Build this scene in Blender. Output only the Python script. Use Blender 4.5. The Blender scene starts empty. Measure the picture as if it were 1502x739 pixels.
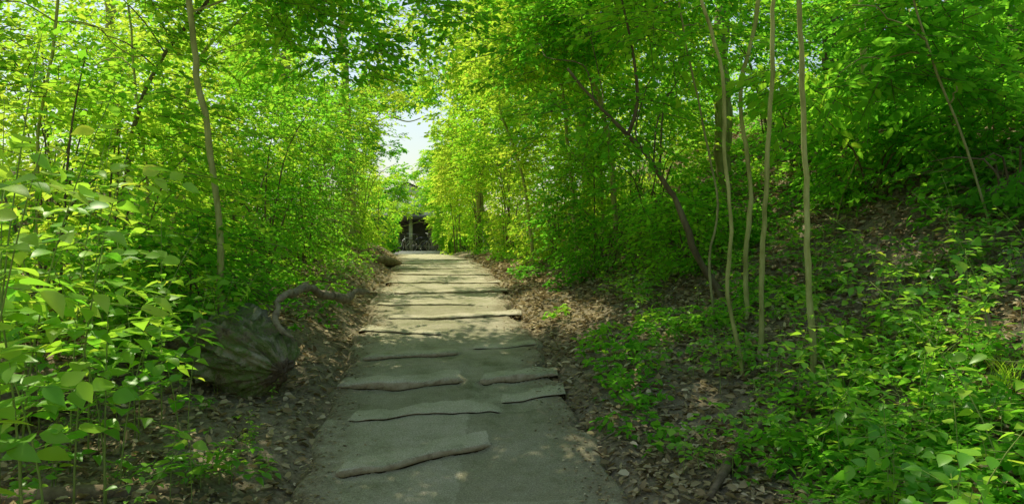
import bpy, math, random
import numpy as np
from mathutils import Vector
rng=np.random.default_rng(7); random.seed(7)
C=bpy.context.scene.collection
sc=bpy.context.scene
F=1085.0; CZ=1.62; HY=369.0
SAZ=math.radians(-36); SEL=math.radians(61)
S=np.array([math.cos(SEL)*math.sin(SAZ),math.cos(SEL)*math.cos(SAZ),math.sin(SEL)])
# ---------------------------------------------------------------- noise
def _h(i,j,k):
    v=np.sin(i*127.1+j*311.7+k*74.7)*43758.5453
    return v-np.floor(v)
def vn(x,y,z=0.0):
    x,y,z=np.broadcast_arrays(np.asarray(x,float),np.asarray(y,float),np.asarray(z,float))
    i,j,k=np.floor(x),np.floor(y),np.floor(z); u,v,w=x-i,y-j,z-k
    u=u*u*(3-2*u); v=v*v*(3-2*v); w=w*w*(3-2*w)
    def l(a,b,t): return a+(b-a)*t
    return l(l(l(_h(i,j,k),_h(i+1,j,k),u),l(_h(i,j+1,k),_h(i+1,j+1,k),u),v),
             l(l(_h(i,j,k+1),_h(i+1,j,k+1),u),l(_h(i,j+1,k+1),_h(i+1,j+1,k+1),u),v),w)
def ss(t): t=np.clip(t,0,1); return t*t*(3-2*t)
def jag(x,sd,step):
    q=np.asarray(x)/step+sd*.37; i=np.floor(q); u=q-i
    return _h(i,sd,1.)*(1-u)+_h(i+1,sd,1.)*u-.5
# ---------------------------------------------------------------- terrain
YK=[-30,0,4.6,6.4,10.1,14.5,19.7,28,36,400]
ZK=[-2.,-.25,.08,.40,.86,1.21,1.42,1.50,1.56,1.56]
XK=[.6,-.05,-.36,-.54,-.92,-1.40,-2.02,-3.3,-4.6,-4.6]
def zp(y): return np.interp(y,YK,ZK)
def xc(y): return np.interp(y,YK,XK)
def wd(y): return np.interp(y,[0,4.6,20,31],[1.0,1.0,1.02,.9])
def H(x,y):
    x=np.asarray(x,float); y=np.asarray(y,float)
    far=ss((y-28)/7)
    tr=np.maximum(0,x-(xc(y)+wd(y))-6*far); tl=np.maximum(0,(xc(y)-wd(y))-x-6*far)
    r=np.where(tr<1,.2*tr,np.where(tr<3.2,.2*tr+.12*(tr-1)**2,.2*3.2+.12*2.2**2+.75*(tr-3.2)))
    r=11*(1-np.exp(-r/11))
    l=.10*tl+.26*ss((tl-.1)/.7)*ss((y-6.5)/3)+.25*np.maximum(0,tl-2.5)
    l=4*(1-np.exp(-l/4))
    t=np.maximum(tr,tl)
    n=(vn(x*.9,y*.9)-.5)*.22*ss(t/1.0)+(vn(x*4,y*4)-.5)*.06*ss(t/.25)+(vn(x*.3+9,y*.3)-.5)*.5*ss((t-1.5)/3)
    return zp(y)+r+l+n-.07*(1-ss(t/.22))
def at(px,py,d): return np.array([(px-751)/F*d,d,CZ+(HY-py)/F*d])
def hit(px,py):
    d=np.linspace(1.2,45,4000); x=(px-751)/F*d; z=CZ+(HY-py)/F*d
    k=np.nonzero(z<=H(x,d))[0]
    i=k[0] if len(k) else -1
    return np.array([x[i],d[i],H(x[i],d[i])])
def gp(px,d):
    x=(px-751)/F*d; return np.array([x,d,float(H(x,d))])
# ---------------------------------------------------------------- mesh helpers
def mk(name,V,Fq,mat,parent=None,lv=None,smooth=False,extra=None):
    V=np.asarray(V,dtype=np.float32).reshape(-1,3); Fq=np.asarray(Fq,dtype=np.int32)
    me=bpy.data.meshes.new(name); me.vertices.add(len(V)); me.vertices.foreach_set('co',V.ravel())
    nf,k=Fq.shape; me.loops.add(nf*k); me.loops.foreach_set('vertex_index',Fq.ravel())
    me.polygons.add(nf); me.polygons.foreach_set('loop_start',np.arange(nf,dtype=np.int32)*k)
    me.polygons.foreach_set('loop_total',np.full(nf,k,dtype=np.int32))
    if smooth: me.polygons.foreach_set('use_smooth',np.ones(nf,dtype=bool))
    if lv is not None:
        a=me.attributes.new('lv','FLOAT','POINT'); a.data.foreach_set('value',np.asarray(lv,dtype=np.float32))
    if extra is not None:
        a=me.attributes.new('tread_tint_shade','FLOAT','POINT'); a.data.foreach_set('value',np.asarray(extra,dtype=np.float32))
    me.update(calc_edges=True); me.materials.append(mat)
    o=bpy.data.objects.new(name,me); C.objects.link(o)
    if parent is not None:
        o.parent=parent; o.matrix_parent_inverse=parent.matrix_basis.inverted()
    return o
def empty(name,loc,label,cat,group=None):
    o=bpy.data.objects.new(name,None); C.objects.link(o); o.location=[float(v) for v in loc]; o.empty_display_size=.2
    tag(o,label,cat,group); return o
def tag(o,label,cat,group=None,kind=None):
    if label: o['label']=label
    if cat: o['category']=cat
    if group: o['group']=group
    if kind: o['kind']=kind
    return o
class MB:
    def __init__(s): s.V=[];s.F=[];s.n=0
    def add(s,V,Fq):
        V=np.asarray(V,float); s.V.append(V); s.F.append(np.asarray(Fq)+s.n); s.n+=len(V)
    def build(s,name,mat,parent=None,smooth=True,lv=None): return mk(name,np.concatenate(s.V),np.concatenate(s.F),mat,parent,smooth=smooth,lv=lv)
def smoothpts(P,R,step):
    P=np.asarray(P,float); R=np.asarray(R,float); out=[];ro=[]
    n=len(P)
    for i in range(n-1):
        p0=P[max(i-1,0)];p1=P[i];p2=P[i+1];p3=P[min(i+2,n-1)]
        m=max(2,int(np.linalg.norm(p2-p1)/step))
        for k in range(m):
            t=k/m
            out.append(.5*((2*p1)+(-p0+p2)*t+(2*p0-5*p1+4*p2-p3)*t*t+(-p0+3*p1-3*p2+p3)*t**3)); ro.append(R[i]+(R[i+1]-R[i])*t)
    out.append(P[-1]); ro.append(R[-1]); return np.array(out),np.array(ro)
def tube(P,R,n=8,closed=False,bump=0.0,bs=6.0,cap=True):
    P=np.asarray(P,float); R=np.asarray(R,float); m=len(P)
    T=np.zeros_like(P)
    if closed: T=np.roll(P,-1,0)-np.roll(P,1,0)
    else: T[1:-1]=P[2:]-P[:-2];T[0]=P[1]-P[0];T[-1]=P[-1]-P[-2]
    T/=np.linalg.norm(T,axis=1)[:,None]+1e-9
    ref=np.array([0,0,1.]) if abs(T[0][2])<.9 else np.array([1.,0,0])
    A=np.zeros_like(P); a=np.cross(T[0],ref); a/=np.linalg.norm(a)
    for i in range(m):
        a=a-T[i]*a.dot(T[i]); a/=np.linalg.norm(a)+1e-9; A[i]=a
    B=np.cross(T,A); th=np.arange(n)/n*2*math.pi
    V=P[:,None,:]+R[:,None,None]*(np.cos(th)[None,:,None]*A[:,None,:]+np.sin(th)[None,:,None]*B[:,None,:])
    if bump>0:
        d=V-P[:,None,:]; q=vn(V[...,0]*bs,V[...,1]*bs,V[...,2]*bs*.6)-.5
        V=P[:,None,:]+d*(1+bump*2*q)[...,None]
    V=V.reshape(-1,3)
    mm=m if closed else m-1
    i=np.arange(mm)[:,None]; j=np.arange(n)[None,:]; i2=(i+1)%m; j2=(j+1)%n
    Fq=np.stack([np.broadcast_to(i*n+j,(mm,n)),i*n+j2,i2*n+j2,np.broadcast_to(i2*n+j,(mm,n))],-1).reshape(-1,4)
    if cap and not closed:
        V=np.vstack([V,P[0],P[-1]]); c0=len(V)-2;c1=len(V)-1; ex=[]
        for k in range(0,n,2):
            ex.append([c0,(k+2)%n,(k+1)%n,k]); b=(m-1)*n; ex.append([c1,b+k,b+(k+1)%n,b+(k+2)%n])
        Fq=np.vstack([Fq,np.array(ex)])
    return V,Fq
def box(x0,x1,y0,y1,z0,z1):
    V=np.array([[x,y,z] for z in (z0,z1) for x,y in ((x0,y0),(x1,y0),(x1,y1),(x0,y1))],float)
    return V,np.array([[3,2,1,0],[4,5,6,7],[0,1,5,4],[1,2,6,5],[2,3,7,6],[3,0,4,7]])
def segs(A,B,ra,rb,n=3):
    A=np.asarray(A);B=np.asarray(B);N=len(A);T=B-A;T=T/(np.linalg.norm(T,axis=1)[:,None]+1e-9)
    ref=np.where(np.abs(T[:,2:3])<.9,np.array([[0,0,1.]]),np.array([[1.,0,0]]))
    a=np.cross(T,ref);a/=np.linalg.norm(a,axis=1)[:,None]+1e-9;b=np.cross(T,a)
    th=np.arange(n)/n*2*math.pi
    off=np.cos(th)[None,:,None]*a[:,None,:]+np.sin(th)[None,:,None]*b[:,None,:]
    V=np.concatenate([A[:,None,:]+off*ra,B[:,None,:]+off*rb],1).reshape(-1,3)
    base=(np.arange(N)*2*n)[:,None]; j=np.arange(n)[None,:]; j2=(j+1)%n
    Fq=np.stack([base+j,base+j2,base+n+j2,base+n+j],-1).reshape(-1,4)
    return V,Fq
# leaf templates
KITE=(np.array([[0,0,0],[.42,.30,.07],[1,0,-.06],[.42,-.30,.07]]),np.array([[0,1,2,3]]))
MID=(np.array([[0,0,0],[.25,-.24,.05],[.66,-.22,.02],[1,0,-.12],[.66,.22,.02],[.25,.24,.05]]),np.array([[0,1,2,3],[0,3,4,5]]))
def _det():
    t=np.array([0,.14,.36,.62,.84,1.]);w=np.array([.015,.22,.33,.25,.10,.004]); V=[]
    for a,b in zip(t,w):
        z=-.16*a*a
        V+= [[a,0,z],[a-.03,b,z+.20*b],[a-.03,-b,z+.20*b]]
    Fq=[]
    for i in range(5):
        a=3*i;b=a+3; Fq+=[[a,b,b+1,a+1],[a,a+2,b+2,b]]
    return np.array(V),np.array(Fq)
DET=_det()
def leafmesh(name,P,A,N,s,tmpl,mat,parent,lv):
    tv,tf=tmpl; A=A/(np.linalg.norm(A,axis=1)[:,None]+1e-9); N=N-A*(A*N).sum(1)[:,None]; N/=np.linalg.norm(N,axis=1)[:,None]+1e-9
    B=np.cross(N,A); s=np.asarray(s)[:,None,None]
    wf=rng.uniform(.85,1.2,len(P))[:,None,None]; cf=rng.uniform(.3,2.2,len(P))[:,None,None]
    V=P[:,None,:]+s*(tv[None,:,0:1]*A[:,None,:]+wf*tv[None,:,1:2]*B[:,None,:]+cf*tv[None,:,2:3]*N[:,None,:])
    Fq=(np.arange(len(P))*len(tv))[:,None,None]+tf[None]
    return mk(name,V.reshape(-1,3),Fq.reshape(-1,tf.shape[1]),mat,parent,lv=np.repeat(lv,len(tv)),smooth=(tmpl is DET))
def sprays(c,D,L,nl,size,tilt=.5,droop=.25):
    n=len(c); D=D/np.linalg.norm(D,axis=1)[:,None]
    Nn=np.array([[0,0,1.]])+rng.normal(0,.3,(n,3)); Nn-=D*(D*Nn).sum(1)[:,None]; Nn/=np.linalg.norm(Nn,axis=1)[:,None]
    Sd=np.cross(Nn,D); t=(np.arange(nl)+.6)/nl; sg=np.where(np.arange(nl)%2==0,1.,-1.)
    sg[-1]=0
    P=c[:,None,:]+D[:,None,:]*(t[None,:,None]*L[:,None,None]); P[...,2]-=droop*L[:,None]*t[None,:]**2
    P=P+rng.normal(0,.012,P.shape)
    A=D[:,None,:]*.65+sg[None,:,None]*Sd[:,None,:]*.8+rng.normal(0,.18,P.shape); A[...,2]-=.3
    NN=Nn[:,None,:]+rng.normal(0,tilt,P.shape)
    s=size*rng.uniform(.65,1.2,(n,nl))*(1-.3*np.abs(t-.5))[None,:]
    cl=vn(c[:,0]*.9,c[:,1]*.9,c[:,2]*.9)
    lv=np.clip(.5+(cl-.5)[:,None]*.9+rng.normal(0,.16,(n,nl)),0,1)
    tip=c+D*L[:,None]; tip[:,2]-=droop*L
    return P.reshape(-1,3),A.reshape(-1,3),NN.reshape(-1,3),s.ravel(),lv.ravel(),tip
def keep(P,margin=0.0,sun=True):
    x,y,z=P[:,0],P[:,1],P[:,2]; j=(vn(x*1.3,y*1.3,z*1.3)-.5)*1.0
    dx=x-xc(y); g=zp(y); nar=ss((y-24)/6)
    arch=np.interp(y,[0,8,12,20,35,60],[3.9,3.3,3.6,4.8,6.6,10])+j
    ins=((dx>-1.55-j*.6+.75*nar)&(dx<1.35+j*.5-.55*nar)&(z<g+2.0+j)) | ((dx>-1.65-j*.7)&(dx<.30+j*.8-.5*nar)&(z<arch)&~((y>28)&(z<3.3)&(dx<-.9)))
    k=~(ins&(y<36.5)); k&=z>H(x,y)+.03
    k&=(x*x+y*y+(z-CZ)**2)>1.9**2
    k&=~((y>39.2)&(y<44)&(x>-9.5)&(x<1)&(z<4.2)&(z>1))
    if sun:  # canopy gaps cut along the sun's rays to steer light and shade
        hgt=z-g
        hz=np.where(y>19,2.5,1.2)
        gx=x-S[0]*(z-hz)/S[2]; gy=y-S[1]*(z-hz)/S[2]; nn=vn(gx*.8+3,gy*.8); n2=vn(gx*2.3+5,gy*2.3+8)*.35+nn*.65
        nf=vn(gx*1.7+3,gy*1.1)*.55+vn(gx*4.5+5,gy*3.2+8)*.45
        hi=hgt>2.0; gdx=gx-xc(gy); pz=(gy>8.2)&(gy<30)&(np.abs(gdx)<2.0)
        if sun=='soft': return k&~(pz&(nf>.38))
        b=(gy>=17)&(gy<46)&(gx>-10)&(gx<7)&(n2>.18)
        c=(gx<-1.3)&(n2>.28)
        near=(np.abs(gdx)<1.35)&(gy<8.2)
        e=((n2>.42)&(gx<2.2)) | (n2>.48)
        k&=~(hi&np.where(pz,nf>.38,np.where(near,n2>.72,b|c|e)))
    return k
def volume(n,cen,rad,shell=.35):
    v=rng.normal(0,1,(n,3)); v/=np.linalg.norm(v,axis=1)[:,None]; r=rng.uniform(shell,1,n)**.6
    lob=.75+.5*vn(v[:,0]*2+cen[0],v[:,1]*2+cen[1],v[:,2]*2+cen[2])
    return np.asarray(cen)+v*(r*lob)[:,None]*np.asarray(rad), v
def foliage(parent,ells,nspray,size,mat,tmpl=KITE,nl=9,L=.45,twigs=True,twmat=None,sun=True,name='crown',clump=.43):
    Cs=[];Ds=[]; nspray=int(nspray*.66); size=size*1.26
    tot=sum(e[1][0]*e[1][1]*e[1][2] for e in ells)
    for cen,rad in ells:
        n=max(30,int(nspray*1.5*rad[0]*rad[1]*rad[2]/tot)); p,v=volume(n,cen,rad)
        q=vn(p[:,0]*1.1,p[:,1]*1.1,p[:,2]*1.5); m=q>clump-.08*rng.random(n); p=p[m];v=v[m]
        d=v*.7+rng.normal(0,.5,p.shape); d[:,2]=d[:,2]*.25; Cs.append(p);Ds.append(d)
    c=np.vstack(Cs);D=np.vstack(Ds); m=keep(c,sun=sun); c=c[m];D=D[m]
    if len(c)==0: return
    Ls=L*rng.uniform(.6,1.3,len(c))
    P,A,N,s,lv,tip=sprays(c,D,Ls,nl,size)
    m=keep(P,sun=False); leafmesh(name,P[m],A[m],N[m],s[m],tmpl,mat,parent,lv[m])
    if twigs:
        V,Fq=segs(c,tip,.003+size*.012,.002); mk('twigs',V,Fq,twmat or BARKD,parent)['kind']='stuff'
# ---------------------------------------------------------------- materials
def newmat(name):
    m=bpy.data.materials.new(name); m.use_nodes=True; nt=m.node_tree; nt.nodes.clear()
    out=nt.nodes.new('ShaderNodeOutputMaterial'); return m,nt,out
def ramp(nt,fac,stops):
    r=nt.nodes.new('ShaderNodeValToRGB'); nt.links.new(fac,r.inputs[0]); e=r.color_ramp.elements
    while len(e)<len(stops): e.new(.5)
    for k,(p,c) in zip(e,stops): k.position=p; k.color=(*c,1)
    return r.outputs[0]
def noise(nt,scale,detail=4,rough=.6,vec=None):
    n=nt.nodes.new('ShaderNodeTexNoise'); n.inputs['Scale'].default_value=scale; n.inputs['Detail'].default_value=detail; n.inputs['Roughness'].default_value=rough
    if vec is None: vec=nt.nodes.new('ShaderNodeTexCoord').outputs['Object']
    nt.links.new(vec,n.inputs['Vector']); return n.outputs['Fac']
def leafmat(name,dark,mid,light,tr=2.1,mix=.52,gloss=0,rough=.42):
    m,nt,out=newmat(name); at_=nt.nodes.new('ShaderNodeAttribute'); at_.attribute_name='lv'
    col=ramp(nt,at_.outputs['Fac'],[(0.1,dark),(.5,mid),(.95,light)])
    d=nt.nodes.new('ShaderNodeBsdfDiffuse'); nt.links.new(col,d.inputs[0])
    t=nt.nodes.new('ShaderNodeBsdfTranslucent')
    nt.links.new(ramp(nt,at_.outputs['Fac'],[(p,(min(.8,c[0]*tr),min(.9,c[1]*tr),c[2]*tr*.8)) for p,c in ((.1,dark),(.5,mid),(.95,light))]),t.inputs[0])
    s=nt.nodes.new('ShaderNodeMixShader'); s.inputs[0].default_value=mix; nt.links.new(d.outputs[0],s.inputs[1]); nt.links.new(t.outputs[0],s.inputs[2])
    if gloss>0:
        g=nt.nodes.new('ShaderNodeBsdfGlossy'); g.inputs['Roughness'].default_value=rough; g.inputs[0].default_value=(.9,.95,.8,1)
        s2=nt.nodes.new('ShaderNodeMixShader'); s2.inputs[0].default_value=gloss; nt.links.new(s.outputs[0],s2.inputs[1]); nt.links.new(g.outputs[0],s2.inputs[2]); s=s2
    nt.links.new(s.outputs[0],out.inputs[0]); return m
def solid(name,stops,scale=8,detail=6,rough=.85,bump=.3,bscale=30,stretch=None,metal=0,dist=.01):
    m,nt,out=newmat(name); p=nt.nodes.new('ShaderNodeBsdfPrincipled'); nt.links.new(p.outputs[0],out.inputs[0])
    tc=nt.nodes.new('ShaderNodeTexCoord'); vec=tc.outputs['Object']
    if stretch:
        mp=nt.nodes.new('ShaderNodeMapping'); mp.inputs['Scale'].default_value=stretch; nt.links.new(vec,mp.inputs[0]); vec=mp.outputs[0]
    nt.links.new(ramp(nt,noise(nt,scale,detail,.65,vec),stops),p.inputs['Base Color'])
    p.inputs['Roughness'].default_value=rough; p.inputs['Metallic'].default_value=metal; p.inputs['Specular IOR Level'].default_value=.1
    if bump>0:
        b=nt.nodes.new('ShaderNodeBump'); b.inputs['Strength'].default_value=bump; b.inputs['Distance'].default_value=dist
        nt.links.new(noise(nt,bscale,6,.7,vec),b.inputs['Height']); nt.links.new(b.outputs[0],p.inputs['Normal'])
    return m
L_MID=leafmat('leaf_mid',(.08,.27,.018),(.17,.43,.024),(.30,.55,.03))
L_SHADETINT=leafmat('leaf_shade_tint',(.055,.19,.018),(.10,.30,.024),(.17,.40,.03))  # darker leaf copy for the shaded slope, shade put into the colour
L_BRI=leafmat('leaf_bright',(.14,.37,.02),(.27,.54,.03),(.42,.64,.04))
L_SUNTINT=leafmat('leaf_sun_tint',(.18,.43,.02),(.33,.61,.032),(.46,.71,.05))  # lighter leaf copy for sunlit foliage, sunlight put into the colour
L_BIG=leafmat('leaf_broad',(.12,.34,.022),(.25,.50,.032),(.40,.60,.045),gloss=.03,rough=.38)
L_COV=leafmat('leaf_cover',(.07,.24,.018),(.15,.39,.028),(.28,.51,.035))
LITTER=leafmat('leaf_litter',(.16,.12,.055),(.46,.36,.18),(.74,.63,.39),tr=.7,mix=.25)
BARKP=solid('bark_pale',[(.3,(.20,.21,.05)),(.5,(.37,.38,.11)),(.72,(.52,.53,.19))],scale=14,stretch=(1,1,.25),bump=.6,bscale=40)
BARKM=solid('bark_olive',[(.3,(.15,.15,.05)),(.5,(.28,.275,.10)),(.72,(.42,.41,.17))],scale=14,stretch=(1,1,.25),bump=.6,bscale=40)
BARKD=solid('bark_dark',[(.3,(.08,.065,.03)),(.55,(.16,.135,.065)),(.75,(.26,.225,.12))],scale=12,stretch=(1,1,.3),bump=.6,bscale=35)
STEM=solid('green_stem',[(.3,(.16,.24,.05)),(.7,(.30,.38,.10))],scale=10,bump=0)
WOOD=solid('weathered_wood',[(.30,(.08,.06,.034)),(.42,(.29,.24,.14)),(.50,(.20,.28,.07)),(.60,(.43,.39,.24)),(.78,(.62,.57,.40))],scale=6,detail=10,bump=1.,bscale=20,dist=.07)
WOODG=solid('grey_driftwood',[(.3,(.12,.095,.055)),(.7,(.42,.35,.22))],scale=14,bump=.9,bscale=30,dist=.02)
WOODB=solid('brown_deadwood',[(.3,(.09,.065,.035)),(.7,(.30,.235,.14))],scale=9,bump=.8,bscale=30,dist=.02)
ROT=solid('rotten_core',[(.3,(.06,.045,.026)),(.7,(.26,.21,.13))],scale=7,bump=1.,bscale=12,dist=.05)
def soilmat():
    m,nt,out=newmat('forest_soil'); p=nt.nodes.new('ShaderNodeBsdfPrincipled'); nt.links.new(p.outputs[0],out.inputs[0])
    a=noise(nt,22,8,.7); b=noise(nt,1.2,4,.5)
    c1=ramp(nt,a,[(.3,(.08,.065,.032)),(.5,(.22,.18,.10)),(.72,(.40,.34,.2))]); c2=ramp(nt,a,[(.3,(.14,.12,.065)),(.6,(.35,.295,.18)),(.8,(.52,.46,.31))])
    mx=nt.nodes.new('ShaderNodeMix'); mx.data_type='RGBA'; nt.links.new(ramp(nt,b,[(.4,(0,0,0)),(.6,(1,1,1))]),mx.inputs[0]); nt.links.new(c1,mx.inputs[6]); nt.links.new(c2,mx.inputs[7])
    nt.links.new(mx.outputs[2],p.inputs['Base Color']); p.inputs['Roughness'].default_value=.95; p.inputs['Specular IOR Level'].default_value=.05
    bu=nt.nodes.new('ShaderNodeBump'); bu.inputs['Distance'].default_value=.03; bu.inputs['Strength'].default_value=.9; nt.links.new(noise(nt,35,8,.75),bu.inputs['Height']); nt.links.new(bu.outputs[0],p.inputs['Normal'])
    return m
def pathmat(stone=False):
    m,nt,out=newmat('worn_path_stone' if stone else 'worn_path'); p=nt.nodes.new('ShaderNodeBsdfPrincipled'); nt.links.new(p.outputs[0],out.inputs[0])
    geo=nt.nodes.new('ShaderNodeNewGeometry'); pos=geo.outputs['Position']
    grain=ramp(nt,noise(nt,110,5,.8,pos),[(.30,(.24,.22,.15)),(.5,(.54,.50,.37)),(.70,(.88,.83,.67))])
    blot=ramp(nt,noise(nt,2.2,9,.7,pos),[(.32,(.52,.55,.38)),(.47,(.85,.85,.70)),(.7,(1.1,1.05,.98))])
    mx=nt.nodes.new('ShaderNodeMix'); mx.data_type='RGBA'; mx.blend_type='MULTIPLY'; mx.inputs[0].default_value=1; nt.links.new(grain,mx.inputs[6]); nt.links.new(blot,mx.inputs[7])
    sx=nt.nodes.new('ShaderNodeSeparateXYZ'); nt.links.new(geo.outputs['True Normal'],sx.inputs[0])
    fr=ramp(nt,sx.outputs[2],[(.30,(.9,.9,.9)),(.65,(0,0,0))])
    m3=nt.nodes.new('ShaderNodeMix'); m3.data_type='RGBA'; nt.links.new(fr,m3.inputs[0]); nt.links.new(mx.outputs[2],m3.inputs[6])
    nt.links.new(ramp(nt,noise(nt,11,9,.8,pos),[(.32,(.16,.115,.065)),(.46,(.44,.345,.20)),(.75,(.70,.59,.40))]),m3.inputs[7])
    ta=nt.nodes.new('ShaderNodeAttribute'); ta.attribute_name='tread_tint_shade'
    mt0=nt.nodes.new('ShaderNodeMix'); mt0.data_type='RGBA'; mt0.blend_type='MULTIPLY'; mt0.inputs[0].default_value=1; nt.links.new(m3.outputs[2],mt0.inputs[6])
    nt.links.new(ramp(nt,ta.outputs['Fac'],[(0,(.08,.07,.05)),(.3,(.62,.63,.55)),(1,(1,1,1))]),mt0.inputs[7])  # lowest stop is the painted shadow gap, the rest tints each slab
    ea=nt.nodes.new('ShaderNodeAttribute'); ea.attribute_name='lv'
    mt=nt.nodes.new('ShaderNodeMath'); mt.operation='MULTIPLY'; nt.links.new(ea.outputs['Fac'],mt.inputs[0]); nt.links.new(ramp(nt,noise(nt,6,7,.75,pos),[(.40,(.1,.1,.1)),(.55,(1,1,1))]),mt.inputs[1])
    m4=nt.nodes.new('ShaderNodeMix'); m4.data_type='RGBA'; nt.links.new(mt.outputs[0],m4.inputs[0]); nt.links.new(mt0.outputs[2],m4.inputs[6])
    nt.links.new(ramp(nt,noise(nt,60,6,.7,pos),[(.3,(.14,.11,.06)),(.7,(.40,.335,.20))]),m4.inputs[7])
    nt.links.new(m4.outputs[2],p.inputs['Base Color']); p.inputs['Roughness'].default_value=.95; p.inputs['Specular IOR Level'].default_value=.04
    bu=nt.nodes.new('ShaderNodeBump'); bu.inputs['Distance'].default_value=.010; bu.inputs['Strength'].default_value=1.; nt.links.new(noise(nt,80,6,.8,pos),bu.inputs['Height'])
    b2=nt.nodes.new('ShaderNodeBump'); b2.inputs['Distance'].default_value=.04; b2.inputs['Strength'].default_value=.4 if stone else .8; nt.links.new(noise(nt,9,8,.75,pos),b2.inputs['Height']); nt.links.new(bu.outputs[0],b2.inputs['Normal'])
    nt.links.new(b2.outputs[0],p.inputs['Normal']); return m
SOIL=soilmat(); PATH=pathmat(); PSTONE=pathmat(True)
# ---------------------------------------------------------------- ground
def axis(segs_):
    out=[]
    for a,b,st in segs_: out+=list(np.arange(a,b,st))
    return np.array(out+[segs_[-1][1]])
xs=axis([(-300,-60,40),(-60,-16,2),(-16,-5,.4),(-5,5,.07),(5,16,.3),(16,60,2),(60,300,40)])
ys=axis([(-60,-4,6),(-4,1.5,.5),(1.5,14,.07),(14,34,.25),(34,80,2),(80,400,40)])
X,Y=np.meshgrid(xs,ys); Z=H(X,Y)
nx=len(xs); ny=len(ys); i=np.arange(ny-1)[:,None]; j=np.arange(nx-1)[None,:]
Fg=np.stack([i*nx+j,i*nx+j+1,(i+1)*nx+j+1,(i+1)*nx+j],-1).reshape(-1,4)
tag(mk('ground',np.stack([X,Y,Z],-1).reshape(-1,3),Fg,SOIL,smooth=True),None,None,kind='structure')
# ---------------------------------------------------------------- path
def solve_d(py):
    d=np.linspace(2,34,5000); k=np.nonzero(CZ+(HY-py)/F*d<=zp(d))[0]; return d[k[0]]
def pxx(px,d): return (px-751)/F*d
RIS=[]
for pl,pr,h,a,b in [(692,652,.060,490,722),(613,598,.012,505,740),(588,577,.012,730,830),(569,557,.080,492,680),(556,547,.065,702,818),(528,517,.040,530,676),(511,503,.014,690,790),(486,490,.020,525,650),(468,462,.026,565,765),(446,448,.018,550,700),(430,427,.028,575,745),(414,413,.020,565,735),(402,402,.026,580,720),(393,393,.020,580,710),(386,386,.022,585,698),(381,381,.022,588,688)]:
    dl=solve_d(pl); dr=solve_d(pr); RIS.append((dl,dr,h,pxx(a,dl),pxx(b,dr),pl))
def yline(k,x):
    dl,dr,h,a,b,sd=RIS[k]
    return dl+(dr-dl)*(x-a)/(b-a)+jag(x,sd,.42)*.13+jag(x,sd+5,.13)*.035
def hmod(k,x):
    sd=RIS[k][5]; return np.clip(.8+jag(x,sd+11,.22)*.8,.3,1.1)
def P_(x,y):
    z=zp(y)+0*x
    for k,(dl,dr,h,a,b,sd) in enumerate(RIS):
        yl=yline(k,x); win=ss((x-a)/.10+.5)*ss((b-x)/.10+.5); Ln=2.6
        u=(y-yl); saw=np.where(np.abs(u)<Ln/2,ss(u/.02+.5)-(u/Ln+.5),0)
        z=z+h*win*saw*hmod(k,x)
    return z+(vn(x*1.5,y*1.5)-.5)*.03+(vn(x*9,y*9)-.5)*.010
yy=np.concatenate([np.arange(0.5,9,.014),np.arange(9,31.5,.03)]); uu=np.concatenate([[-1.06,-1.03],np.linspace(-1,1,91),[1.03,1.06]])
Yp,Up=np.meshgrid(yy,uu,indexing='ij')
el=wd(Yp)+(vn(Yp*1.1,2.5)-.5)*.36+(vn(Yp*4,7.5)-.5)*.20; er=wd(Yp)+(vn(Yp*1.1,12.5)-.5)*.32+(vn(Yp*4,17.5)-.5)*.20
Xp=xc(Yp)+np.where(Up<0,Up*el,Up*er); Zp=P_(Xp,Yp)-.06*np.clip((np.abs(Up)-.93)/.07,0,1)**2-.10*np.clip((np.abs(Up)-1)/.06,0,1)
lvp=np.clip((np.abs(Up)-.66)/.28,0,1)
tre=np.zeros_like(Xp)
for k in (0,1,3,5,7,8,9,10,11,12,13): tre+=(Yp>yline(k,Xp)+.005)
tre+=(Xp>-.35)*(Yp<yline(4,Xp))*20*(Yp>4.6)
tre=_h(tre,3.,1.)
n2=len(uu); i=np.arange(len(yy)-1)[:,None]; j=np.arange(n2-1)[None,:]
Fp=np.stack([i*n2+j,i*n2+j+1,(i+1)*n2+j+1,(i+1)*n2+j],-1).reshape(-1,4)
tag(mk('path',np.stack([Xp,Yp,Zp],-1).reshape(-1,3),Fp,PATH,lv=lvp.ravel(),smooth=True,extra=np.ones(tre.size)*.4+.6*tre.ravel()),None,None,kind='structure')
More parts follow.
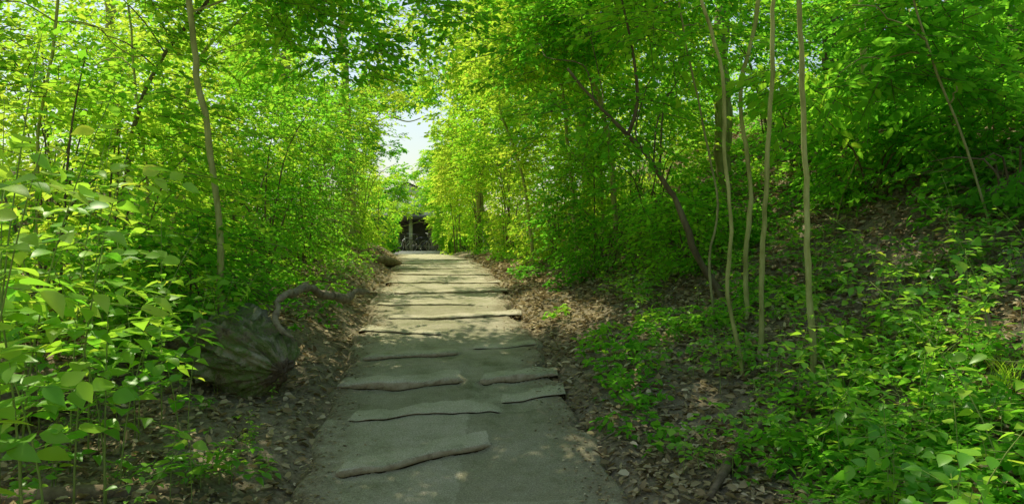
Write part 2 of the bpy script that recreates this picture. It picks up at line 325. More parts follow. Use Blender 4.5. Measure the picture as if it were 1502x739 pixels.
def stone(k,label,name='stone_step'):
    dl,dr,h,a,b,sd=RIS[k]; n=int((b-a)/.018)+4; x=np.linspace(a,b,n); yf=yline(k,x)
    end=np.minimum(ss((x-a)/.06),ss((b-x)/.06)); hh=h*hmod(k,x)
    top=P_(x,yf+.04)
    prof=[(-.012,-1.,-.06,0),(-.014,-.97,0,0),(-.022,-.86,0,.75),(-.026,-.45,0,.95),(-.020,-.12,0,1.),(-.012,0,.001,1.),(-.004,0,.005,1.),(.05,0,.006,1.),(.14,0,.004,1.),(.24,0,-.002,.9),(.32,0,-.016,.8)]  # last value darkens the foot: a shadow gap painted along the stone
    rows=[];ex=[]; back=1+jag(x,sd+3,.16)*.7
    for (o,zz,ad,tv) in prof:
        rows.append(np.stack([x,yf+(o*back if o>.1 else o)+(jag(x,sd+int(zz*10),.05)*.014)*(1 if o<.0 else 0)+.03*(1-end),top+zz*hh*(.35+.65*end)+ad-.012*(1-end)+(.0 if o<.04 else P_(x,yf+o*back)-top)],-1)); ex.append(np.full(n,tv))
    V=np.array(rows).reshape(-1,3); m=len(prof); i=np.arange(m-1)[:,None]; j=np.arange(n-1)[None,:]
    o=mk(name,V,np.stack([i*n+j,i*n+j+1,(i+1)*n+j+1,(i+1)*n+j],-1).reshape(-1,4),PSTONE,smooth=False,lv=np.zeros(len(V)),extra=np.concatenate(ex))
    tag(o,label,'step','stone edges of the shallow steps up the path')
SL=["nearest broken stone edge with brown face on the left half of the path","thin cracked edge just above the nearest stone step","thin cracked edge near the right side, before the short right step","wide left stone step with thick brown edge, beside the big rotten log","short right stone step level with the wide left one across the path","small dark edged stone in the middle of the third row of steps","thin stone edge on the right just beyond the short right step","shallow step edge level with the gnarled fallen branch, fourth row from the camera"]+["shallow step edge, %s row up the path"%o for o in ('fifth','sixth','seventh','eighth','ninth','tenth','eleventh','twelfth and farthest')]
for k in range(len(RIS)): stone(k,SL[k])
# ---------------------------------------------------------------- trees
def branch_pts(a,b,k=4,w=.12):
    a=np.asarray(a);b=np.asarray(b);L=np.linalg.norm(b-a); P=[a]
    for i in range(1,k): P.append(a+(b-a)*i/k+rng.normal(0,w*L/3,3)+np.array([0,0,.08*L*math.sin(math.pi*i/k)]))
    P.append(b); return np.array(P)
def tree(name,label,pix,d,r0,r1,ells=(),ns=600,leaf=.085,mat=None,bark=None,ztop=None,group=None,nbr=5,tm=KITE,dd=0,forks=(),sun=True,cat='tree',nl=9,L=.45):
    bark=bark or BARKP; mat=mat or L_MID
    if d is None: b=hit(*pix[0]); d=b[1]
    else: b=gp(pix[0][0],d)
    P=[b-np.array([0,0,.15]),b+np.array([0,0,.03])]
    for q,(px,py) in enumerate(pix[1:]): P.append(at(px,py,d+dd*(q+1)/len(pix)))
    if ztop and P[-1][2]<ztop:
        v=(P[-1]-P[-2]); v/=np.linalg.norm(v); v=v*.6+np.array([0,0,.6]); k=(ztop-P[-1][2])
        P.append(P[-1]+v/v[2]*k*.5+rng.normal(0,.1,3)); P.append(P[-1]+v/v[2]*k*.5)
    P=np.array(P); R=np.interp(np.linspace(0,1,len(P)),[0,.12,1],[r0*1.35,r0,r1])
    e=empty(name,b,label,cat,group); Q,RR=smoothpts(P,R,.12)
    zz=Q[3:,2]; Q[3:]+= (np.stack([vn(zz*2.2,b[0])+.5*vn(zz*6,b[0]),vn(zz*2.2,b[0]+9)+.5*vn(zz*6,b[0]+9),0*zz],-1)-.75)*min(.12,r0*1.6)*np.array([1,1,0])
    RR=RR*(1+.22*(vn(Q[:,2]*5,b[0]*3)-.5))
    V,Fq=tube(Q,RR,12 if r0>.04 else 8,bump=.16,bs=9); mk('trunk',V,Fq,bark,e,smooth=True)
    for fk in forks:
        FP=np.array([at(px,py,d+do) for px,py,do in fk[0]]); rr=np.linspace(fk[1],fk[2],len(FP)); Q2,R2=smoothpts(FP,rr,.1)
        V,Fq=tube(Q2,R2,8,bump=.1); mk('branch',V,Fq,bark,e,smooth=True)
    if ells:
        for t in range(nbr):
            cen,rad=ells[t%len(ells)]; tgt=np.asarray(cen)+rng.uniform(-.6,.6,3)*np.asarray(rad)
            cand=Q[len(Q)//3:]; w=np.argmin(np.linalg.norm(cand-tgt,axis=1)+rng.random(len(cand))*1.0+np.maximum(0,cand[:,2]-tgt[2])*2); st=cand[w]
            BP,BR=smoothpts(branch_pts(st,tgt),np.linspace(max(.008,RR[len(Q)//3+w]*.38),.004,5),.15)
            V,Fq=tube(BP,BR,6); mk('branch',V,Fq,bark,e,smooth=True)
        foliage(e,ells,ns,leaf,mat,tmpl=tm,sun=sun,nl=nl,L=L)
    return e
A_=at
tree('young_tree','straight slender pale trunk rooted in leaf litter, rightmost of the slim foreground saplings',[(1192,553),(1186,430),(1181,260),(1174,100),(1170,-40)],None,.024,.020,[((3.0,6.5,5.6),(1.8,1.6,1.3))],900,.09,L_MID,ztop=5.5)
tree('young_tree','slender pale trunk just left of the rightmost sapling, leaning slightly right as it rises',[(1114,522),(1116,420),(1122,280),(1130,130),(1137,-30)],None,.022,.017,[((2.2,7.5,5.8),(1.6,1.6,1.2))],700,.085,L_MID,ztop=5.5)
tree('young_tree','wavy thin sapling that bends like an S low down beside the path side litter',[(1088,548),(1066,430),(1072,340),(1062,230),(1058,110),(1020,-30)],None,.018,.013,[((1.6,6.8,5.3),(1.4,1.4,1.1))],600,.085,L_MID,ztop=5.0)
tree('young_tree','crooked sapling with a kink near the top, between the wavy one and the straight ones',[(1095,470),(1093,390),(1100,270),(1084,140),(1104,50),(1112,-40)],None,.025,.018,[((2.3,9,6.2),(1.8,1.6,1.2))],700,.085,L_MID,ztop=6)
tree('young_tree','very thin twisting stem left of the wavy sapling, leaning left into the foliage',[(1046,470),(1040,380),(1052,300),(1030,180),(1005,60),(990,-30)],None,.013,.009,[(A_(1000,20,7.6),(.9,.9,.6))],300,.085,L_MID,BARKM,nbr=3)
tree('leaning_tree','dark trunk leaning left towards the path and forking at head height',[(1058,436),(1028,388),(996,308),(958,242),(920,198),(880,160),(830,100)],None,.046,.012,
     [(A_(850,60,9.4),(1.5,1.3,.9)),(A_(980,20,10),(1.8,1.5,1.2)),(A_(760,60,10.5),(1.3,1.2,.7)),(A_(880,165,7.9),(.9,.6,.5)),(A_(960,250,8.2),(.6,.4,.4))],2100,.085,L_MID,BARKD,dd=-.7,
     forks=[([(920,200,-.5),(935,150,-.55),(927,70,-.6),(905,-30,-.7)],.022,.010)],nbr=7,sun='soft')
tree('tall_tree','thick pale trunk rising straight behind the slim saplings',[(1062,330),(1061,250),(1058,120),(1053,-40)],11.5,.13,.11,[((4.2,14,8.5),(3.2,2.8,2.2))],1100,.12,L_MID,BARKM,ztop=9)
tree('tall_tree','thick brownish trunk half hidden by leaves right of the path',[(866,330),(862,240),(850,120),(845,-30)],17.5,.20,.16,[((1.5,18,9.5),(3.4,3,2.2))],1100,.13,L_BRI,BARKM,ztop=10)
tree('thin_tree','thin upright stem standing in bright foliage right of the path',[(845,372),(838,280),(826,160),(815,40),(800,-30)],12.5,.035,.022,[(A_(800,80,12.5),(1.3,1.2,1.2))],600,.08,L_SUNTINT,ztop=6,sun='soft')
tree('thin_tree','thin stem leaning left nearest to the path on its right side',[(782,372),(770,280),(752,210),(735,165),(712,60)],14,.03,.018,[(A_(720,60,14.5),(1.1,1.4,1.3))],600,.08,L_SUNTINT,sun='soft')
tree('thin_tree','slim grey stem just right of the thick brownish trunk',[(885,362),(880,250),(872,130),(880,-20)],14,.03,.02,[(A_(890,60,14.5),(1.6,1.4,1.4))],600,.08,L_BRI)
tree('thin_tree','slim trunk on the slope right of the straight slender sapling',[(1262,300),(1264,180),(1266,60),(1262,-40)],9.5,.042,.032,[((4.6,9.5,5.6),(2,1.8,1.3))],800,.09,L_MID,ztop=6)
tree('dark_tree','dark thick trunk high on the shaded slope at top right',[(1228,200),(1222,110),(1216,20),(1212,-40)],15,.17,.13,[((6.8,15,9.2),(3.2,2.8,2))],1100,.12,L_SHADETINT,BARKD,ztop=9.5)
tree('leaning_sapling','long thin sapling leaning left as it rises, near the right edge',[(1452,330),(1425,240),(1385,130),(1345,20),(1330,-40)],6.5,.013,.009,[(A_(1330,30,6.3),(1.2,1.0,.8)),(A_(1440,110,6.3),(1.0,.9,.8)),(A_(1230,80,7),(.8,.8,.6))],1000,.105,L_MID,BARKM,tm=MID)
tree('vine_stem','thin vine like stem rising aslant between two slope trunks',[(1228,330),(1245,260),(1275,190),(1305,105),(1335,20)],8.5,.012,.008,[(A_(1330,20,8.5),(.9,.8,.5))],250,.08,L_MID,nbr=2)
tree('dark_tree','dark trunk deep in the shade at the upper right corner',[(1420,90),(1412,0),(1408,-50)],17,.2,.15,[((11,17,11),(3.5,3,2.5))],1000,.13,L_SHADETINT,BARKD,ztop=11)
# left side
tree('tall_tree','pale slender trunk left of the path, rising from the bushes and leaning left',[(330,450),(322,340),(304,210),(290,110),(278,0),(272,-40)],6.6,.033,.025,[((-3.0,6.8,5.2),(2.0,1.6,1.2)),((-2.0,7.8,5.2),(1.4,1.4,.8))],1200,.085,L_MID,BARKP,ztop=5.5,nbr=6)
tree('leaning_tree','dark thin trunk leaning strongly right across the upper left',[(150,300),(196,205),(232,100),(268,45),(305,0),(330,-40)],7.5,.026,.017,[(A_(330,-60,7.6),(1.5,1.4,.8)),(A_(150,60,7.8),(1.4,1.2,1.0))],1000,.08,L_BRI,BARKD)
tree('thin_tree','thin stem in the bushes just left of the pale slender trunk',[(222,340),(215,240),(200,120),(185,-20)],8,.020,.012,[(A_(190,20,8),(1.4,1.2,1.))],600,.08,L_BRI)
tree('thin_tree','thin stem behind the tall broad leaved plants at the left edge',[(60,360),(55,230),(75,100),(85,-20)],7,.020,.012,[(A_(60,30,7),(1.3,1.2,1.0))],700,.08,L_BRI)
tree('overhanging_tree','pale thin tree on the left whose leafy bough hangs over the path at top centre',[(255,380),(262,250),(290,90),(380,20),(560,-10)],9.5,.035,.018,[(A_(470,40,9.2),(1.2,1.1,.75)),(A_(620,0,9.5),(1.5,1.2,.6)),(A_(560,60,11),(.8,1.,.4))],900,.10,L_MID,BARKP,nbr=8,nl=8,sun='soft')
tree('overhanging_tree','tree right of the path with pale green boughs arching over its middle',[(905,360),(890,200),(850,80),(780,10)],11.5,.05,.026,[(A_(740,20,11),(1.6,1.3,.9)),(A_(660,70,14),(1.3,1.5,.9)),(A_(850,30,11.5),(1.4,1.3,1.)),(A_(600,95,15),(1.7,1.4,.8))],2400,.095,L_SUNTINT,BARKP,nbr=8,nl=8,sun='soft')
tree('tall_tree','tall leafy tree added left of the path, its high crown placed to dapple the middle stretch',[(430,372),(425,250),(420,100),(415,-40)],18,.12,.10,[((-4.4,15.2,8.2),(2.4,4.0,1.3)),((-5.4,20.5,8.8),(2.6,4.0,1.3))],1300,.12,L_BRI,BARKM,ztop=8.5)  # tree added for its crown, which throws dapples on the path
tree('tall_tree','tall leafy tree beyond the bushes left of the sky opening',[(520,372),(515,250),(505,100),(500,-20)],21,.14,.10,[(A_(485,150,21),(1.8,2,1.8)),(A_(450,60,21),(2.6,2.2,2.)),(A_(570,80,22),(1.9,2,1.6))],2600,.12,L_BRI,ztop=9,sun='soft')
tree('tall_tree','tall leafy tree beyond the bright bushes right of the sky opening',[(700,372),(705,250),(712,100),(715,-20)],24,.14,.10,[(A_(690,190,24),(1.8,2.2,2.2)),(A_(740,70,24),(2.8,2.4,2.4)),(A_(640,90,26),(1.9,2,1.8))],3600,.13,L_SUNTINT,ztop=10,sun='soft')
tree('tall_tree','broad tree far left behind the pale slender trunk',[(170,330),(165,150),(160,0)],16,.13,.10,[((-8.5,16,5.5),(3,2.5,2.6)),((-5.5,17,6),(2.2,2,2.2))],1800,.11,L_BRI,ztop=7)
tree('distant_tree','distant tree showing below the sky patch above the shelter',[(592,372),(594,330),(598,300)],48,.10,.06,[(A_(570,282,48),(1.5,2,1.2)),(A_(632,280,48),(1.2,2,1.2)),(A_(592,252,50),(1.2,1.4,.45)),(A_(640,245,49),(1.3,1.4,1.3)),(A_(660,225,49),(1.2,1.4,2.8))],3200,.15,L_BRI,nbr=4,sun=False)
tree('distant_tree','distant tree with a bare twig reaching across the sky patch',[(530,372),(531,260),(538,180)],44.8,.18,.10,[(A_(512,200,45),(1.6,2,3.)),(A_(585,132,45),(2.4,2,1.3)),(A_(572,218,45),(.9,1.,.45))],2600,.16,L_MID,nbr=5,sun=False,
     forks=[([(538,185,0),(570,172,0),(600,178,0),(628,168,0)],.06,.02)])
tree('distant_tree','small tree just in front of the shelter, its leaves hanging over the roof edge',[(566,372),(568,330),(575,300)],38.1,.06,.04,[(A_(580,306,38.1),(1.0,.7,.35)),(A_(650,318,38.1),(.6,.7,.9))],500,.11,L_BRI,nbr=3,sun=False)
tree('added_shade_tree','unseen tall tree added at the left so its canopy shades the near part of the path',[(-620,600),(-600,200),(-560,-200)],6.2,.14,.12,[((-2.6,7.4,8.0),(2.2,4.6,1.3)),((-1.8,9.6,8.4),(2.0,3.0,1.0))],2200,.14,L_MID,ztop=8,nbr=6,nl=9,L=.6)  # trunk stands out of view, tree added to shade the near path
# ---------------------------------------------------------------- shrubs
def shrub(label,px,d,rx,ry,rz,cz,ns,leaf,mat,nst=7,tm=KITE,name='shrub',nl=9,L=.4,dx=0,clump=.43,group=None):
    b=gp(px,d); b[0]+=dx; b[2]=float(H(b[0],b[1])); e=empty(name,b,label,'shrub',group); cen=b+np.array([0,0,cz])
    for k in range(nst):
        v=rng.normal(0,1,3); v/=np.linalg.norm(v); tgt=cen+v*np.array([rx,ry,rz])*rng.uniform(.5,.9); tgt[2]=max(tgt[2],b[2]+rz*.5)
        q=b+np.array([*rng.uniform(-.15,.15,2),-.08]); m=(q+tgt)/2+np.array([0,0,.3*rz]); m[:2]=q[:2]*.6+tgt[:2]*.4
        Pp,Rr=smoothpts([q,m,tgt],[.016,.010,.004],.15); V,Fq=tube(Pp,Rr,5); mk('stem',V,Fq,BARKD,e,smooth=True)
    foliage(e,[(cen,(rx,ry,rz))],ns,leaf,mat,tmpl=tm,sun=False,name='foliage',nl=nl,L=L,clump=clump)
shrub('bushy shrub behind the tall broad leaved plants at the left edge',60,6.5,1.5,1.1,1.6,1.3,750,.085,L_BRI)
shrub('bright shrub below the leaning dark trunk at left',180,7.8,1.2,1.1,1.5,1.3,700,.08,L_BRI)
shrub('dense shrub left of the base of the pale slender trunk',285,6.9,.7,.5,.75,.65,400,.07,L_MID)
shrub('fine leaved arching bush left of the path, nearest of the fine leaved row',380,10.4,1.4,1.4,1.6,1.35,1500,.055,L_MID,12,nl=12)
shrub('fine leaved arching bush leaning to the path, second of the left row',450,13,1.4,1.5,1.7,1.5,1500,.058,L_MID,12,nl=12)
shrub('fine leaved bush above the distant log, third of the left row',488,17,1.4,1.7,1.9,1.7,1400,.068,L_BRI,10,nl=12)
shrub('rounded bush close to the sky opening, last of the left row',525,22,1.5,1.8,2.3,2.1,1500,.08,L_BRI,8,nl=10)
shrub('small bush beside the far end of the path on its left',550,28,1.4,1.6,1.8,1.6,1300,.10,L_BRI,6)
shrub('bush in front of the left end of the shelter',572,35,1.4,1.3,2.4,2.2,1500,.12,L_MID,6)
shrub('bush in front of the right end of the shelter',662,34.5,1.4,1.3,2.6,2.4,1600,.12,L_BRI,6)
shrub('tall bush behind the fine leaved row at left',260,13,2.,1.8,2.4,1.9,1400,.09,L_BRI,8)
shrub('broad bush in the light behind the left edge shrub',80,12,2.3,1.8,2.4,2.,1400,.09,L_SUNTINT,8)
shrub('pale green bush between the pale trunk and the fine leaved row',350,16,1.8,1.8,2.5,2.2,1300,.09,L_BRI,8)
shrub('glowing yellow green bush beside the far end of the path on the right',672,29,1.1,1.8,2.4,2.1,1500,.10,L_SUNTINT,6)
shrub('glowing yellow green bush right of the path, second from its far end',705,24,1.5,1.8,2.8,2.5,1900,.09,L_SUNTINT,7)
shrub('bright bush right of the path under the thin leaning stem',748,18.5,1.5,1.7,2.6,2.4,2000,.08,L_SUNTINT,8)
shrub('mid green bush right of the path around the thin upright stem',815,14.5,1.2,1.4,2.0,1.7,1500,.075,L_BRI,8)
shrub('low dark bush right of the path behind the leaning dark trunk',885,11.5,1.0,1.0,1.2,.95,1000,.07,L_MID,8)
shrub('shaded bush between the leaning trunk and the slim saplings',960,12,1.2,1.1,1.6,1.4,1100,.075,L_MID,8)
shrub('low dense shrub on the bank in front of the foot of the thick pale trunk',1015,9.6,.7,.6,.55,.45,420,.07,L_MID,6)
shrub('tall shaded bush behind the leaning dark trunk',930,17,2.0,1.8,2.6,2.4,1400,.09,L_BRI,8)
shrub('shaded bush on the slope behind the slim saplings',1130,16,2.2,1.6,2.0,1.6,1300,.09,L_MID,8)
shrub('shaded low bush on the slope between the slim saplings and the slim slope trunk',1170,11,1.0,.9,.8,.6,600,.08,L_MID,7)
shrub('shaded bush on the slope right of the slim saplings',1260,12,1.7,1.5,1.5,1.2,1000,.09,L_MID,7)
shrub('shaded bush high on the slope near the right edge',1390,11,1.6,1.4,1.5,1.1,900,.09,L_SHADETINT,7)
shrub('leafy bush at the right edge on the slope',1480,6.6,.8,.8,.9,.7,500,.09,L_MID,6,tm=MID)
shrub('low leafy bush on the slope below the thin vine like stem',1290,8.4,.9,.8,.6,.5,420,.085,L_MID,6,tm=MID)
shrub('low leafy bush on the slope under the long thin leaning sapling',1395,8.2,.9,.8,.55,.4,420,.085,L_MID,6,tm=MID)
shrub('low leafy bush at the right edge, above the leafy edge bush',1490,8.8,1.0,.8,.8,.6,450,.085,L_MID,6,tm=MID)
shrub('low bush high on the slope, behind the thin vine like stem',1330,16,2.2,1.6,1.8,1.6,1200,.10,L_SHADETINT,7)
# ---------------------------------------------------------------- distant woodland (stuff)
def mass(name,boxes,n,leaf,mat,label):
    Ps=[]
    for (x0,x1,y0,y1,z0,z1) in boxes:
        k=int(n*(x1-x0)*(z1-z0)/sum((b[1]-b[0])*(b[5]-b[4]) for b in boxes)); p=rng.uniform([x0,y0,z0],[x1,y1,z1],(k,3))
        q=vn(p[:,0]*.5,p[:,1]*.5,p[:,2]*.6); Ps.append(p[q>.42])
    c=np.vstack(Ps); m=(c[:,2]>H(c[:,0],c[:,1])+.1)&keep(c,sun=False); c=c[m]
    D=rng.normal(0,1,c.shape); D[:,2]*=.2
    P,A,N,s,lv,tip=sprays(c,D,np.full(len(c),leaf*5.),8,leaf)
    o=leafmesh(name,P,A,N,s,KITE,mat,None,lv); tag(o,label,'woodland',kind='stuff')
mass('woodland',[(-32,-9,24,40,1.5,14),(-22,-7,18,24,2,9)],9000,.20,L_SUNTINT,'sunlit woodland behind the bushes on the left side of the path')
mass('woodland',[(-2.6,9,26,36,2,12)],3600,.19,L_SUNTINT,'glowing woodland right behind the bright bushes near the far end of the path')
mass('woodland',[(5,34,24,42,2,20)],8000,.21,L_BRI,'woodland covering the slope behind the trees on the right side')
mass('woodland',[(-40,-11.5,52,58,1.5,9),(-4,40,52,62,2,20)],4500,.32,L_BRI,'far woodland beyond the shelter at the end of the path')
# ---------------------------------------------------------------- leafy plants
def plant_data(h,nst,leaf,spread=.25,side=.3,lean=None,t0=.18):
    ST=[]; LP=[];LA=[];LN=[];LS=[];LV=[]
    for s in range(nst):
        mb=MB(); o=np.array([*rng.normal(0,spread*.5,2),-.03]); ln=rng.normal(0,1,2)*spread
        if lean is not None: ln=ln+np.array(lean)
        hh=h*(rng.uniform(.6,1.0) if s else 1.0); u=np.linspace(0,1,9); P=o+np.stack([ln[0]*hh*u**2,ln[1]*hh*u**2,hh*u*(1-.06*u)],-1)
        mb.add(*tube(P,np.linspace(.0022+.0020*h,.0015,9),5)); ph=rng.uniform(0,6.28); nn=max(4,int(hh*(1-t0)/(leaf*.95)))
        for k in range(nn):
            t=t0+(1-t0)*(k+.5)/nn; p=np.array([np.interp(t,u,P[:,i]) for i in range(3)]); ph+=math.pi/2+rng.normal(0,.3)
            sz=leaf*(1.15-.45*t)*rng.uniform(.75,1.2) if k<nn-1 else leaf*.5
            for q in (0,math.pi):
                a=ph+q; dr=np.array([math.cos(a),math.sin(a),rng.uniform(-.2,.3)])
                if rng.random()<side and t<.9:
                    L=leaf*rng.uniform(2.2,4.); c=p[None]; Pp,Aa,Nn,ss_,lv,tip=sprays(c,dr[None],np.array([L]),6,leaf*.95,tilt=.18,droop=.1); Aa[:,2]+=.22
                    LP.append(Pp);LA.append(Aa);LN.append(Nn);LS.append(ss_);LV.append(lv); mb.add(*segs(c,tip,.0022,.0012,4))
                else:
                    LP.append((p+dr*.02)[None]);LA.append(dr[None]);LN.append((np.array([0,0,1.])+rng.normal(0,.26,3))[None]);LS.append(np.array([sz]));LV.append(np.array([np.clip(rng.normal(.55,.25),0,1)]))
        ST.append(mb)
    return ST,np.vstack(LP),np.vstack(LA),np.vstack(LN),np.concatenate(LS),np.concatenate(LV)
def leafy(name,label,base,h,nst,leaf,mat=None,spread=.25,side=.3,group=None,lean=None,cat='plant',t0=.18):
    ST,P,A,N,s,lv=plant_data(h,nst,leaf,spread,side,lean,t0); e=empty(name,base,label,cat,group)
    for mb in ST: o=mb.build('stem',STEM,None); o.parent=e
    P2=P+np.asarray(base); k=(P2[:,2]>H(P2[:,0],P2[:,1])+.01)&((P2**2)[:,0]+(P2[:,1])**2+(P2[:,2]-CZ)**2>2.6**2)
    o=leafmesh('foliage',P[k],A[k],N[k],s[k],DET,mat or L_BIG,None,lv[k]); o.parent=e
    return e
left=[(-25,3.2,2.7,2,.16,.22,'tallest broad leaved plant cut by the left edge of the picture'),(45,3.5,2.5,2,.16,.28,'tall broad leaved plant beside the left edge with sunlit top leaves'),
(5,4.1,2.6,3,.15,.22,'broad leaved plant behind the tallest one at the left edge'),(130,4.0,2.2,2,.15,.3,'upright broad leaved plant third from the left edge'),
(95,4.8,2.4,2,.14,.2,'broad leaved plant standing behind the third from the left edge'),(195,4.3,1.7,2,.14,.3,'broad leaved plant in front of the shrubs above the leaf litter at left'),
(225,5.2,1.7,3,.13,.2,'leafy plant behind the left end of the rotten log'),(250,4.9,1.2,2,.125,.3,'leafy plant leaning over the rotten log'),(318,6.2,1.15,3,.10,.3,'leafy plant growing up in front of the pale slender trunk'),
(160,5.9,1.9,4,.11,.2,'taller leafy plant further back in the left undergrowth'),(50,5.3,2.3,3,.12,.2,'leafy plant in the undergrowth behind the left edge plants'),
(60,4.5,.75,2,.12,.25,'low broad leaved plant filling the base of the left edge stems'),(165,5.0,.7,2,.12,.25,'low broad leaved plant between the upright plants and the rotten log'),
(185,3.3,.75,1,.06,.5,'single thin stem with few leaves standing in the bare litter at lower left'),(318,4.6,.48,3,.10,.3,'low plant in front of the rotten log with drooping leaves'),
(255,4.3,.55,2,.11,.35,'low heart leaved plant at the edge of the litter left of the log front'),(366,4.9,.26,2,.07,.3,'small plant touching the front end of the rotten log'),
(0,3.6,.40,2,.07,.3,'small plant with a few leaves at the bottom left corner'),(375,9,.8,4,.07,.2,'leafy plant behind the arched fallen branch'),(235,7,1.6,4,.10,.2,'leafy plant left of the base of the pale trunk'),
(410,3.95,.20,2,.06,.2,'small bright plant beside the path edge at lower left'),(335,7.8,.9,4,.08,.2,'leafy plant behind the top of the rotten log')]
for px,d,h,n,lf,t0,lab in left: leafy('broad_leaf_plant',lab,gp(px,d),h,n,lf,spread=.15,side=.36,group=None,t0=t0)
right=[(1490,3.0,.95,2,.11,'broad leaved plant at the lower right edge with raised bright leaves'),(1420,3.1,.6,3,.095,'leafy plant second from the lower right edge'),
(1340,3.2,.42,3,.085,'low bushy plant at the bottom of the picture, right'),(1230,3.2,.36,3,.075,'low bushy plant beside the curved dead branch at the bottom'),
(1150,3.3,.22,4,.055,'smallest leafy clump beside the foot of the curved dead branch'),(1290,3.7,.48,4,.08,'leafy clump behind the low bushy plants at lower right'),
(1400,3.6,.6,4,.085,'leafy clump before the dark fallen branch at lower right'),(1480,3.5,1.15,3,.10,'taller leafy plant at the right edge by the grass tuft'),
(1200,3.9,.33,4,.065,'small leafy clump below the straight slender sapling'),(1130,5.2,.35,3,.06,'leafy sprig at the foot of the wavy sapling'),
(1360,4.6,1.0,3,.09,'upright plant on the slope with pale leaves, behind the lower right clumps'),(1255,4.4,.75,2,.12,'plant with large hanging pale leaves right of the straight sapling'),
(1440,4.9,1.2,3,.09,'tall thin plant on the slope near the grass tuft'),(1320,5.6,.8,3,.085,'leafy plant halfway up the slope above the long dark fallen branch'),(1180,7.2,.8,3,.085,'leafy plant on the slope behind the straight slender sapling'),
(1075,7.9,.6,3,.08,'leafy plant just behind the foot of the leaning dark trunk'),(1400,6.2,1.0,3,.095,'leafy plant below the long thin leaning sapling'),(960,8.6,.5,3,.07,'leafy plant on the bank left of the foot of the leaning dark trunk'),(900,9.6,.45,3,.065,'small leafy plant at the path side edge of the right bank')]
for px,d,h,n,lf,lab in right: leafy('leafy_plant',lab,gp(px,d),h,n,lf,spread=.22)
protos=[]
def copy_tree(o):
    c=o.copy(); C.objects.link(c)
    for ch in o.children:
        k=ch.copy(); C.objects.link(k); k.parent=c
    return c
for k in range(6):
    protos.append(leafy('seedling','small green seedling growing in the leaf litter on the right hand slope',(0,200+k*2,1.6),[.22,.3,.4,.5,.28,.6][k],[2,3,2,3,4,2][k],[.055,.065,.07,.075,.05,.08][k],spread=.35,group='seedlings on the right slope'))
used=set()
def seed(px,py,lab,grp,s0=1):
    k=int(rng.integers(0,6)); b=hit(px,py)
    if k not in used: e=protos[k]; used.add(k)
    else: e=copy_tree(protos[k])
    e.location=[float(v) for v in b]; e.rotation_euler=(0,0,float(rng.uniform(0,6.28))); e['label']=lab; e['group']=grp; s=float(rng.uniform(.7,1.15))*s0; e.scale=(s,s,s)
cnt=0
while cnt<140:
    px=rng.uniform(860,1490); py=rng.uniform(220,690)
    if py<430-(px-860)*.38 or px<880+(py-420)*.6 : continue
    seed(px,py,'small green seedling growing in the leaf litter on the right hand slope','seedlings on the right slope'); cnt+=1
for k in range(14):
    seed(rng.uniform(0,400),rng.uniform(575,720),'small green seedling in the dark litter at lower left','seedlings at lower left',.6)
for k in range(20):
    px=rng.uniform(470,535); seed(px,rng.uniform(385,415),'small green seedling on the bank left of the path','seedlings on the left bank',.6)
# ---------------------------------------------------------------- ground cover & litter (stuff)
def scat(n,side,tmax,ymax=24,pw=1.7):
    y=1.6+(ymax-1.6)*rng.random(n)**pw; t=tmax*rng.random(n)**.9*np.interp(y,[1.6,8,24],[.6,1,1.2])
    x=np.where(side>0,xc(y)+wd(y)+t,xc(y)-wd(y)-t); return x,y,t
x,y,t=scat(34000,1,10); q=vn(x*1.1,y*1.1,4.)*.6+vn(x*3.1,y*3.1,4.)*.4; dens=.0+.75*ss((t-.4)/3.2)+.25*ss((y-7)/4)-.3*ss((5.5-y)/1.5); m=(q*2.1+dens*.45+rng.random(len(x))*.2>1.46)&(t>.2)
x2,y2,t2=scat(12000,-1,7); m2=(vn(x2,y2,8.)+rng.random(len(x2))*.3>.62)&(t2>.3)&~((y2<7.5)&(t2<2.6))
cx=np.concatenate([x[m],x2[m2]]); cy=np.concatenate([y[m],y2[m2]]); cz=H(cx,cy)+rng.uniform(.03,.22,len(cx))
D=rng.normal(0,1,(len(cx),3)); D[:,2]=np.abs(D[:,2])*.3
P,A,N,s,lv,_=sprays(np.stack([cx,cy,cz],-1),D,rng.uniform(.06,.2,len(cx)),5,.078,tilt=.3,droop=.5)
tag(leafmesh('ground_cover',P,A,N,s,MID,L_COV,None,lv),'low green ground cover spreading over both banks','ground cover',kind='stuff')
def litter(n,side,tmax,pw):
    x,y,t=scat(n,side,tmax,22,pw); z=H(x,y)+rng.uniform(.004,.035,n); return x,y,z
a=litter(60000,1,6,1.7); b=litter(34000,-1,6,1.7); a2=litter(30000,1,12,1.)
x=np.concatenate([a[0],b[0],a2[0]]);y=np.concatenate([a[1],b[1],a2[1]]);z=np.concatenate([a[2],b[2],a2[2]]); n=len(x)
A=rng.normal(0,1,(n,3));A[:,2]*=.25; N=np.array([[0,0,1.]])+rng.normal(0,.45,(n,3))
tag(leafmesh('leaf_litter',np.stack([x,y,z],-1),A,N,rng.uniform(.025,.09,n)*np.interp(y,[0,6,20],[1,1,1.6]),MID,LITTER,None,np.clip(rng.normal(.42,.25,n),0,1)),'brown fallen leaves covering the soil beside the path','leaf litter',kind='stuff')
n=4500; y=2.5+18*rng.random(n)**1.5; sd=rng.choice([-1,1],n); u=1-np.abs(rng.normal(0,.15,n)); x=xc(y)+sd*u*wd(y); z=P_(x,y)+.006
A=rng.normal(0,1,(n,3));A[:,2]*=.1; N=np.array([[0,0,1.]])+rng.normal(0,.2,(n,3))
tag(leafmesh('path_debris',np.stack([x,y,z],-1),A,N,rng.uniform(.008,.036,n),MID,LITTER,None,np.clip(rng.normal(.45,.2,n),0,1)),'small dry leaf scraps along the edges of the path','leaf litter',kind='stuff')
